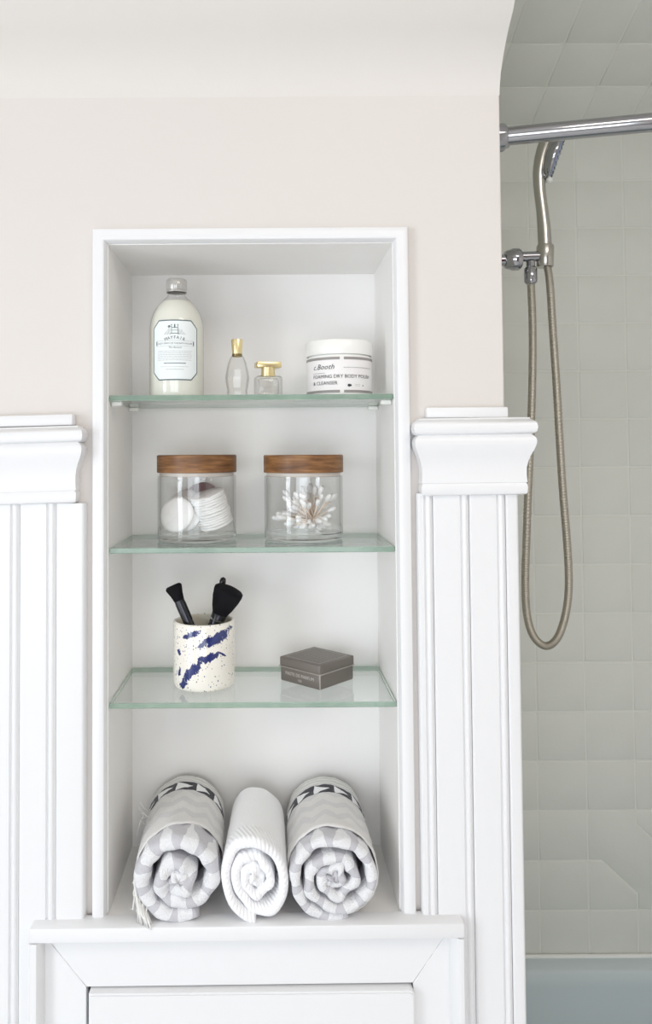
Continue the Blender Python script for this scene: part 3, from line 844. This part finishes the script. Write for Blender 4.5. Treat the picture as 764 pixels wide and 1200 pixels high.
pad(pad_mesh(.0215, .0100, 13), J1 + Vector((-.021, .012, fl_ + .044)), (-.35, -.55, .75), 'cotton pad lying tilted on top of the left pads in the jar')
pad(pad_mesh(.0235, .0050, 14, M['mauve']), J1 + Vector((.006, .030, fl_ + .050)), (.1, -.75, .6), 'dusty mauve pad at the back of the cotton jar')
st_n = Vector((-.30, -.22, 1)).normalized()
ORD = ['', 'second', 'third', 'fourth', 'fifth', 'sixth', 'seventh', 'eighth', 'ninth', 'tenth', 'eleventh', 'twelfth']
for i in range(13):
    loc = J1 + Vector((.0275, -.002, fl_ + .0115)) + st_n * (i * .0037) + Vector((random.uniform(-.0008, .0008), random.uniform(-.0008, .0008), 0))
    pad(pm[i % 4], loc, st_n + Vector((random.uniform(-.02, .02), random.uniform(-.02, .02), 0)), ('lowest flat cotton pad of the leaning stack in the jar' if i == 0 else 'topmost flat cotton pad of the leaning stack in the jar' if i == 12 else ORD[i] + ' flat cotton pad from the bottom of the leaning stack in the jar'), 'stacked cotton pads in the jar')
# swabs
def swab_mesh(Ls, seed):
    bm = bmesh.new(); tube(bm, [(0, 0, -Ls / 2), (0, 0, Ls / 2)], .00115, 6, 1)
    for s in (-1, 1):
        tube(bm, [(0, 0, s * (Ls / 2 - .0125)), (0, 0, s * (Ls / 2 - .010)), (0, 0, s * (Ls / 2 - .006)), (0, 0, s * (Ls / 2 - .002)), (0, 0, s * (Ls / 2 + .0008)), (0, 0, s * (Ls / 2 + .0016))],
             [.0012, .0026, .0033, .0034, .0022, .0005], 8, 0)
    bmesh.ops.recalc_face_normals(bm, faces=bm.faces[:])
    me = bpy.data.meshes.new('cotton_swab'); bm.to_mesh(me); bm.free(); me.materials.append(M['cotton']); me.materials.append(M['stick'])
    for p in me.polygons: p.use_smooth = True
    return me
sm = swab_mesh(.064, 0); rn = random.Random(21); Lh = .0328; made = 0
while made < 62:
    # a loose sheaf fanned out from the lower right middle of the jar
    el = rn.uniform(-.05, 1.25); az = rn.uniform(0, 2 * PI)
    d = Vector((math.cos(az) * math.cos(el), .8 * math.sin(az) * math.cos(el), math.sin(el))).normalized()
    if d.z < 0.02: continue
    root = Vector((.010 + rn.uniform(-.006, .006), rn.uniform(-.008, .008), fl_ + .010 + rn.uniform(-.004, .010)))
    c = root + d * rn.uniform(.006, .022)
    ok = True
    for e in (c + d * Lh * 1.03, c - d * Lh * 1.03):
        if math.hypot(e.x, e.y) > RJ - .006 or e.z < fl_ + .002 or e.z > .083: ok = False
    if not ok: continue
    o = bpy.data.objects.new('cotton_swab', sm); C.objects.link(o); o.location = J2 + c; o.rotation_euler = d.to_track_quat('Z', 'Y').to_euler()
    tag(o, 'white cotton swab fanned out in the right-hand glass jar', 'cotton swab', 'cotton swabs in the jar'); made += 1

# ---------------------------------------------------------------- lowest shelf: cup, brushes, tin
Yc = 1.081
K0 = at_base(238, Yc, Z3); hk = at(238, 725.5, Yc).z - Z3
cup = thing('cup', 'cream ceramic cup splashed with dark blue glaze holding brushes', 'cup', K0)
rk = PX(35.8, Yc)
bm = bmesh.new()
prof = [(0, 0), (rk - .006, 0), (rk - .002, .0012), (rk - .0004, .004), (rk, .010), (rk, hk * .5), (rk - .0002, hk - .003), (rk - .0012, hk - .0008), (rk - .0028, hk), (rk - .0044, hk - .001), (rk - .0052, hk - .004), (rk - .0056, hk * .5), (rk - .008, .012), (rk - .014, .008), (0, .0075)]
lathe(bm, prof, 72)
uvl = bm.loops.layers.uv.new('UVMap')
for f in bm.faces:
    c = f.calc_center_median(); f.material_index = 1 if (math.hypot(c.x, c.y) < rk - .004 and c.z > .006) else 0
    ca = math.atan2(c.x, -c.y)
    for l in f.loops:
        a = math.atan2(l.vert.co.x, -l.vert.co.y)
        if a - ca > PI: a -= 2 * PI
        if ca - a > PI: a += 2 * PI
        l[uvl].uv = (a * rk, l.vert.co.z)
finish('cup_wall', bm, [M['cup'], M['cup_in']], cup, 50)

def brush(label, base_p, head_p, parts):
    """parts: (fraction along, radius, material key, name) runs from the foot to the tip"""
    a, b = Vector(base_p), Vector(head_p); L = (b - a).length
    t = thing('makeup_brush', label, 'brush', a); t.rotation_euler = (b - a).to_track_quat('Z', 'X').to_euler()
    for nm, mat, prof, sq in parts:
        bm = bmesh.new(); lathe(bm, [(r_, f * L) for f, r_ in prof], 28)
        for v in bm.verts: v.co.y *= sq
        finish(nm, bm, M[mat], t, 45)
    return t
def kp(px, py, Y): return at(px, py, Y)
bz = Z3 + .013
brush('slim black makeup brush with a flared flat head leaning left in the cup', (K0.x + .014, Yc - .021, bz), kp(202.5, 686, 1.066), [
    ('handle', 'black_gloss', [(0, 0), (.01, .0050), (.3, .0056), (.62, .0068), (.80, .0070), (.801, 0)], 1.0),
    ('ferrule', 'ferrule', [(.62, .0072), (.80, .0074), (.84, .0068), (.841, 0)], 1.0),
    ('bristles', 'bristle', [(.80, .0060), (.84, .0072), (.90, .0088), (.97, .0118), (.985, .0115), (1.0, .0095), (1.0, 0)], .8)])
brush('thick black makeup brush with a broad round head and silver ring leaning right', (K0.x - .012, Yc + .005, bz), kp(269, 690, 1.082), [
    ('handle', 'black_gloss', [(0, 0), (.01, .0070), (.3, .0082), (.60, .0092), (.62, 0)], 1.0),
    ('ferrule', 'ferrule', [(.50, .0095), (.70, .0107), (.71, .0100), (.711, 0)], 1.0),
    ('silver_ring', 'silver_ring', [(.63, .0102), (.632, .0107), (.65, .0109), (.652, .0103)], 1.0),
    ('bristles', 'bristle', [(.68, .0098), (.72, .0115), (.78, .0150), (.88, .0192), (.95, .0210), (.985, .0208), (1.005, .0180), (1.02, .0110), (1.025, 0)], .92)])
brush('thin black brush with a small ball-shaped tip behind the broad one', (K0.x + .002, Yc + .025, bz), kp(262, 676, 1.112), [
    ('handle', 'black_gloss', [(0, 0), (.01, .0032), (.5, .0040), (.90, .0036), (.91, 0)], 1.0),
    ('ball_tip', 'black_gloss', [(.89, .0030), (.92, .0044), (.955, .0048), (.985, .0036), (1.0, 0)], 1.0)])

# square tin, one corner to the front
Yn = 1.100
N0 = at_base(369, Yn, Z3); 
side = .0735; hn = PX(27.5, Yn); hl = hn * .62
tin = thing('tin', 'square taupe metal tin with pale lettering set corner forward on glass', 'tin', N0, math.radians(45 + 1))
s = side / 2
bm = boxbm(-s, s, -s, s, 0, hl, .0022, 3); finish('tin_body', bm, M['tin'], tin, 45)
bm = boxbm(-s - .0008, s + .0008, -s - .0008, s + .0008, hl - .0004, hn, .0020, 3); lid = finish('tin_lid', bm, M['tin'], tin, 45)
bm = bmesh.new()
for z0, z1, g in ((hl - .0012, hl + .0004, .0012),):
    box(bm, -s - g, s + g, -s - g, s + g, z0, z1, .0003, 1)
finish('rolled_edge', bm, M['tin_edge'], lid)
bm = bmesh.new()
def ringq(b, o_, i_, z):
    A = [b.verts.new((x * o_, y * o_, z)) for x, y in ((-1, -1), (1, -1), (1, 1), (-1, 1))]; B = [b.verts.new((x * i_, y * i_, z)) for x, y in ((-1, -1), (1, -1), (1, 1), (-1, 1))]
    for i in range(4): b.faces.new((A[i], A[(i + 1) % 4], B[(i + 1) % 4], B[i]))
ringq(bm, s - .006, s - .0068, hn + .0002)
rn = random.Random(2)
finish('embossed_border', bm, M['tin_edge'], lid, 0)
bm = bmesh.new()
for k in range(9):
    y = -s + .012 + k * .006
    bars(bm, words(-s + .012, s - .012, y, .0016, rn, .003, .008, .002), 1)
for v in bm.verts: v.co.z = hn + .00015
finish('embossed_ornament', bm, simple('embossed_pale', (136, 130, 125), .35, .4), lid, 0)['kind'] = 'stuff'
bm = boxbm(-s - .0002, -s + .0016, -s - .0004, -s + .0014, .001, hn - .002, .0005, 1); finish('worn_corner', bm, M['tin_edge'], tin)
for body, sz, zz in (('PASTE DE PARFUM', .0064, hl * .50), ('100', .0052, hl * .20)):
    bm = text_bm(body, sz)
    for v in bm.verts: v.co = Vector((-s - .0003, -v.co.x, v.co.y + zz))
    finish('lettering', bm, M['tin_ink'], tin, 0)

# ---------------------------------------------------------------- towels
def towel_roll(bm, R, turns, th, y0, y1, seed, sx=1.0, shear=0.0, start=0.0, gap=1.10, noseamp=.004, wob=.0045, lump=0.0, sz=1.0, taper=0.0, conev=0.0):
    """thick cloth wound into a spiral; both ends rounded like a folded edge; UV = (length along the winding, distance from the front fold)"""
    uvl = bm.loops.layers.uv.verify(); N = int(turns * 54); rings = []; us = []; s_len = 0.0
    nose = 7; prev = None
    depth = y1 - y0
    vs_ = [0.0, .02, .045, .07, .10, .125, .15]
    for i in range(N + 1):
        th_ang = 2 * PI * turns * i / N
        tt = th_ang / (2 * PI); q3 = min(1, max(0, (tt - .78) / .34))       # the outer turn stays full, then tucks under itself
        rc = R - th / 2 - th * gap * (q3 * q3 * (3 - 2 * q3) + max(0, tt - 1.12))
        rc = max(rc, th * .22)
        a = start - th_ang
        wv = noise.noise(Vector((math.cos(a) * 1.3 + seed, math.sin(a) * 1.3, i * .012)))
        wv2 = noise.noise(Vector((i * .09, seed * 3.1, 2.0)))
        rc_ = rc + wv * wob * (0 if tt < .9 else min(1, (tt - .9) * 3)) + wv * .0012
        tloc = th * (1 + .18 * wv2 + lump * math.cos(2 * PI * (s_len / .0275 - .5))) * (1.0 if i < N - 6 else .5 + .5 * (N - i) / 6)
        yf = y0 + noseamp * wv2 + noseamp * .8 * noise.noise(Vector((a * 1.2, seed, 5.0))) + conev * (1 - rc / R)
        cen = Vector((math.cos(a), math.sin(a)))
        prof = []    # (radial offset, y, v)
        h = tloc / 2
        for v_ in reversed(vs_): 
            if v_ < depth - th: prof.append((h, yf + h + v_, v_ + h))
        for q in range(1, nose):
            an = PI * q / nose; prof.append((h * math.cos(an), yf + h - h * math.sin(an), h * (1 - 2 * q / nose)))
        for v_ in vs_[:3]: prof.append((-h, yf + h + v_, -v_ - h))
        ring = []
        for ro, y, v_ in prof:
            k = max(0.0, (y - y0) / depth)
            rr_ = (rc_ + ro) * (1 - taper * k) + .0012 * noise.noise(Vector((a * 2.2, y * 40, seed)))
            x, z = rr_ * cen.x * sx, rr_ * cen.y * sz
            x += z * shear
            ring.append((bm.verts.new((x, y, z)), v_))
        if prev is not None: s_len += rc_ * 2 * PI * turns / N
        rings.append(ring); us.append(s_len); prev = cen
    m_ = min(len(r_) for r_ in rings)
    for i in range(N):
        A, B = rings[i], rings[i + 1]
        for j in range(m_ - 1):
            f = bm.faces.new((A[j][0], A[j + 1][0], B[j + 1][0], B[j][0]))
            for l, (uu, vv) in zip(f.loops, ((us[i], A[j][1]), (us[i], A[j + 1][1]), (us[i + 1], B[j + 1][1]), (us[i + 1], B[j][1]))): l[uvl].uv = (uu, vv)
    # close the outer start edge and the core
    bm.faces.new([r_[0] for r_ in rings[0][:m_]]); bm.faces.new([r_[0] for r_ in rings[-1][:m_]][::-1])
    bmesh.ops.recalc_face_normals(bm, faces=bm.faces[:])
    return bm
def towel_wrap(bm, R, a0, a1, y0, y1, th, seed, sx=1.0, shear=0.0, sz=1.0, taper=0.0, slant=0.0):
    """one thin outer layer of cloth lying over the roll"""
    uvl = bm.loops.layers.uv.verify(); N = 64; K = 26; O = []; I = []
    for i in range(N + 1):
        f = i / N; a = a0 + (a1 - a0) * f; ro = []; ri = []
        for j in range(K + 1):
            g = j / K; yy = y0 + slant * (f - .5) + .003 * noise.noise(Vector((a * 2, seed, 1))) ; y = yy + (y1 - yy) * g
            n_ = .0016 * noise.noise(Vector((a * 3, y * 55, seed))) + .0010 * noise.noise(Vector((a * 9, y * 120, seed)))
            rr_ = (R + n_) * (1 - taper * g)
            for lst, d in ((ro, th / 2), (ri, -th / 2)):
                x, z = (rr_ + d) * math.cos(a) * sx, (rr_ + d) * math.sin(a) * sz
                lst.append((bm.verts.new((x + z * shear, y, z)), (f * abs(a1 - a0) * R, y - y0)))
        O.append(ro); I.append(ri)
    def quad(p):
        f = bm.faces.new([q[0] for q in p])
        for l, q in zip(f.loops, p): l[uvl].uv = q[1]
    for i in range(N):
        for j in range(K):
            quad((O[i][j], O[i + 1][j], O[i + 1][j + 1], O[i][j + 1])); quad((I[i][j], I[i][j + 1], I[i + 1][j + 1], I[i + 1][j]))
        quad((O[i][0], I[i][0], I[i + 1][0], O[i + 1][0])); quad((O[i][K], O[i + 1][K], I[i + 1][K], I[i][K]))
    for j in range(K):
        for i in (0, N): quad((O[i][j], O[i][j + 1], I[i][j + 1], I[i][j]))
    bmesh.ops.recalc_face_normals(bm, faces=bm.faces[:]); return bm

def towel_at(pxf, pyf, Yf, pxb, Yb, R, label):
    f = at(pxf, pyf, Yf); b = at(pxb, 900, Yb)
    t = thing('rolled_towel', label, 'towel', (f.x, Yf, ZN0), math.atan2(-(b.x - f.x), (Yb - Yf)))
    return t, f
LT = .185
# left
R1 = .0545
t1, f1 = towel_at(208.5, 1033, .976, 219, 1.16, R1, 'rolled grey and white patterned towel with fringe, leftmost of three in the niche')
bm = towel_roll(bmesh.new(), R1 - .0005, 2.9, .0185, -.004, .178, 1.7, start=math.radians(300), noseamp=.007, gap=.97, wob=.0045, lump=.17, taper=.04)
for v in bm.verts: v.co.z += R1 + .001
finish('towel_coil', bm, M['towel_roll'], t1, 180)
bm = towel_wrap(bmesh.new(), R1 + .0014, math.radians(228), math.radians(-40), .030, .182, .0018, 3.3, slant=.046, taper=.03)
for v in bm.verts: v.co.z += R1 + .001
finish('outer_layer', bm, M['towel_wrap'], t1, 180)
bm = bmesh.new(); rn = random.Random(9)
for i in range(30):
    y = .014 + .0044 * i + rn.uniform(-.001, .001); a = math.radians(212 - rn.uniform(0, 40) * (1 if i < 8 else .4))
    x0, z0 = (R1 + .0005) * math.cos(a), R1 + (R1 + .0005) * math.sin(a); L_ = rn.uniform(.018, .040)
    zend = max(.0012, z0 - L_); xe = -R1 - rn.uniform(.0, .006)
    tube(bm, [(x0, y, z0), (x0 - .003, y - .001, z0 - (z0 - zend) * .4), (xe + .003, y - .003 + rn.uniform(-.004, .004), zend + .001), (xe + rn.uniform(-.004, .004), y - .006 + rn.uniform(-.004, .002), zend)], [.0009, .0012, .0012, .0006], 5)
for i in range(26):    # the long tassels at the front corner hang almost to the ledge
    a = math.radians(184 + i * 1.6); x0, z0 = (R1 + .001) * math.cos(a), R1 + (R1 + .001) * math.sin(a); y = .014 + (i % 5) * .002 - i * .0004
    tube(bm, [(x0 + .002, y + .006, z0 + .012), (x0, y - .004, z0), (x0 + .005, y - .012, z0 * .55 + .001), (x0 + .009 + rn.uniform(-.003, .004), y - .014, max(.0012, z0 * .12))], [.0010, .0016, .0014, .0006], 5)
for i in range(7):
    y = .10 + .008 * i; a = math.radians(160 + rn.uniform(-14, 10)); x0, z0 = (R1 + .0006) * math.cos(a), R1 + (R1 + .0006) * math.sin(a)
    tube(bm, [(x0, y, z0), (x0 - .008, y - .002, z0 + rn.uniform(-.004, .010)), (x0 - .013, y - .004, z0 + rn.uniform(-.012, .018))], [.0006, .0005, .0002], 4)
finish('fringe', bm, M['fringe'], t1, 180)['kind'] = 'stuff'
# right
R3_ = .0560
t3, f3 = towel_at(391.5, 1032, .976, 379, 1.16, R3_, 'rolled grey and white patterned towel without fringe, rightmost of three in the niche')
bm = towel_roll(bmesh.new(), R3_ - .0010, 3.9, .0135, -.002, .176, 6.2, start=math.radians(290), noseamp=.007, gap=1.05, wob=.006, sz=.97, lump=.17, taper=.05)
for v in bm.verts: v.co.z += R3_ - .001
finish('towel_coil', bm, M['towel_roll'], t3, 180)
bm = towel_wrap(bmesh.new(), R3_ + .0010, math.radians(200), math.radians(-80), .022, .180, .0020, 8.3, sz=.97, slant=-.018, taper=.05)
for v in bm.verts: v.co.z += R3_ - .001
finish('outer_layer', bm, M['towel_wrap'], t3, 180)
# middle, plain white, squashed upright between the others
t2, f2 = towel_at(298, 1033, .972, 303, 1.16, .05, 'plain white ribbed terry towel rolled up, middle of three in the niche')
bm = towel_roll(bmesh.new(), .0530, 3.6, .0145, 0, .178, 4.4, sx=.79, sz=1.03, shear=-.10, start=math.radians(265), noseamp=.006, gap=1.0, conev=.006, taper=.10)
for v in bm.verts: v.co.z += .0555
finish('towel_coil', bm, M['white_terry'], t2, 180)

# ---------------------------------------------------------------- shower curtain rod and hand shower
rod = thing('curtain_rod', 'bowed chrome shower curtain rod across the top right', 'rod', (XE, 1.05, 0))
p0 = at(592, 161.5, 1.05); p1 = at(764, 146.5, 1.0)
zrod = p0.z - 0.0
pts = []
for i in range(40):
    q = i / 39; x = .002 + q * (XRW - XE - .004)
    pts.append((x, -.115 * math.sin(PI * q), zrod))
bm = tube(bmesh.new(), pts, .0123, 24); finish('rod', bm, M['chrome'], rod, 60)
mx = Matrix.Rotation(PI / 2, 3, 'Y')
bm = bmesh.new(); lathe(bm, [(0, 0), (.0190, 0), (.0190, .0175), (.0180, .0200), (.0150, .0225), (.0136, .0265), (.0126, .0265)], 36, 0, (0.0006, 0, zrod), mx); finish('end_flange', bm, M['chrome'], rod, 40)
bm = bmesh.new(); lathe(bm, [(0, 0), (.024, 0), (.024, -.003), (.016, -.012), (.0126, -.012)], 32, 0, (XRW - XE - .0006, 0, zrod), mx); finish('end_flange', bm, M['chrome'], rod, 40)

YS = 1.40
q_ = lambda px, py, dy=0.0: at(px, py, YS + dy)
sx_ = lambda n: n * YS / F
arm0 = q_(601, 303)
sh = thing('hand_shower', 'chrome hand shower on a wall bracket with a looped metal hose', 'shower', (0, 0, 0))
xw = XE + .001
bm = bmesh.new(); z_ = q_(601, 305).z
lathe(bm, [(0, 0), (.030, 0), (.028, .006), (.016, .012), (.0105, .014), (.0105, q_(592, 305).x - xw)], 32, 0, (xw, YS, z_), mx); finish('wall_pipe', bm, M['chrome'], sh, 40)
def axis_lathe(name, prof, p, d, mat, seg=28, parent=sh):
    bm = bmesh.new(); mt_ = Vector(d).to_track_quat('Z', 'Y').to_matrix(); lathe(bm, [(sx_(r_), sx_(z)) for r_, z in prof], seg, 0, p, mt_); bmesh.ops.recalc_face_normals(bm, faces=bm.faces[:])
    return finish(name, bm, mat, parent, 40)
axis_lathe('bracket_nut', [(0, 0), (9, 0), (10.5, 1.5), (11.5, 6), (13, 9), (13, 16), (11, 18.5), (6.5, 19), (0, 19)], q_(591.5, 304.5), (1, 0, 0.03), M['chrome'])
axis_lathe('bracket_arm', [(0, 0), (6, 0), (6, 24), (0, 24)], q_(609, 301), (1, 0, .02), M['chrome'])
axis_lathe('holder', [(0, 0), (9.0, 0), (9.8, 1), (10, 24), (9.2, 26), (0, 26)], q_(638.5, 313), (.03, 0, 1), M['satin'])
axis_lathe('hose_nut', [(0, 0), (5, 0), (7, 2), (7.5, 4), (7.5, 18), (6, 20), (5, 21), (5, 27), (0, 27)], q_(622, 333), (0.0, 0, 1), M['chrome'])
# handle
hp_ = [(638.5, 290, 7.8), (637.5, 268, 7.6), (635, 244, 6.8), (632.3, 222, 6.8), (632.0, 202, 7.6), (635, 184, 8.4), (640, 168, 8.6), (644, 156, 7)]
sp_ = spline(hp_, 36)
bm = tube(bmesh.new(), [q_(a, b_) for a, b_, c in sp_], [sx_(c) for a, b_, c in sp_], 20); finish('handle', bm, M['satin'], sh, 60)
hd_d = Vector((.90, -.25, -.34)).normalized()
hc = q_(645, 183)
hd = axis_lathe('spray_head', [(0, -7), (14, -6), (25, -2.5), (29.5, 1), (30.5, 4), (30, 6), (27, 7), (26, 6.4), (0, 6.4)], hc, hd_d, M['chrome'], 36)
axis_lathe('spray_face', [(0, 6.6), (24, 6.6), (25.5, 7.2), (24, 8.6), (12, 9.4), (0, 9.6)], hc, hd_d, M['steel_blue'], 32, hd)
mt_ = hd_d.to_track_quat('Z', 'Y').to_matrix(); bm = bmesh.new()
for rr_4, n_ in ((6, 6), (12, 12), (18, 18), (22, 22)):
    for i in range(n_):
        a = 2 * PI * i / n_; lathe(bm, [(.0016, 0), (.0013, .002), (0, .002)], 6, 0, hc + mt_ @ Vector((sx_(rr_4) * math.cos(a), sx_(rr_4) * math.sin(a), sx_(8.2))), mt_)
finish('nozzles', bm, M['black_rubber'], hd)['kind'] = 'stuff'
axis_lathe('mode_lever', [(0, 0), (2, 0), (3, 3), (3.6, 5.5), (2.6, 8), (0, 8.6)], q_(641.5, 207, -.006), (.35, -.3, -.9), M['white_plastic'], 16)
# hose: a ribbed tube along the hanging loop
hs = [(622.2, 334), (624, 380), (624, 430), (622.5, 490), (619.5, 560), (617, 630), (615.5, 680), (617.5, 720), (625.5, 746), (640, 757), (654, 746), (663.5, 716), (666.5, 680), (664, 630), (659.5, 575), (656, 520), (652, 450), (648, 390), (644.5, 335), (641.5, 312)]
hs = spline(hs, 1300)
hw_ = [q_(a, b_, -.010 * math.sin(PI * i / 1299)) for i, (a, b_) in enumerate(hs)]
bm = tube(bmesh.new(), hw_, [sx_(4.6 if (i % 4) < 2 else 4.2) for i in range(1300)], 10); finish('hose', bm, M['hose'], sh, 180)
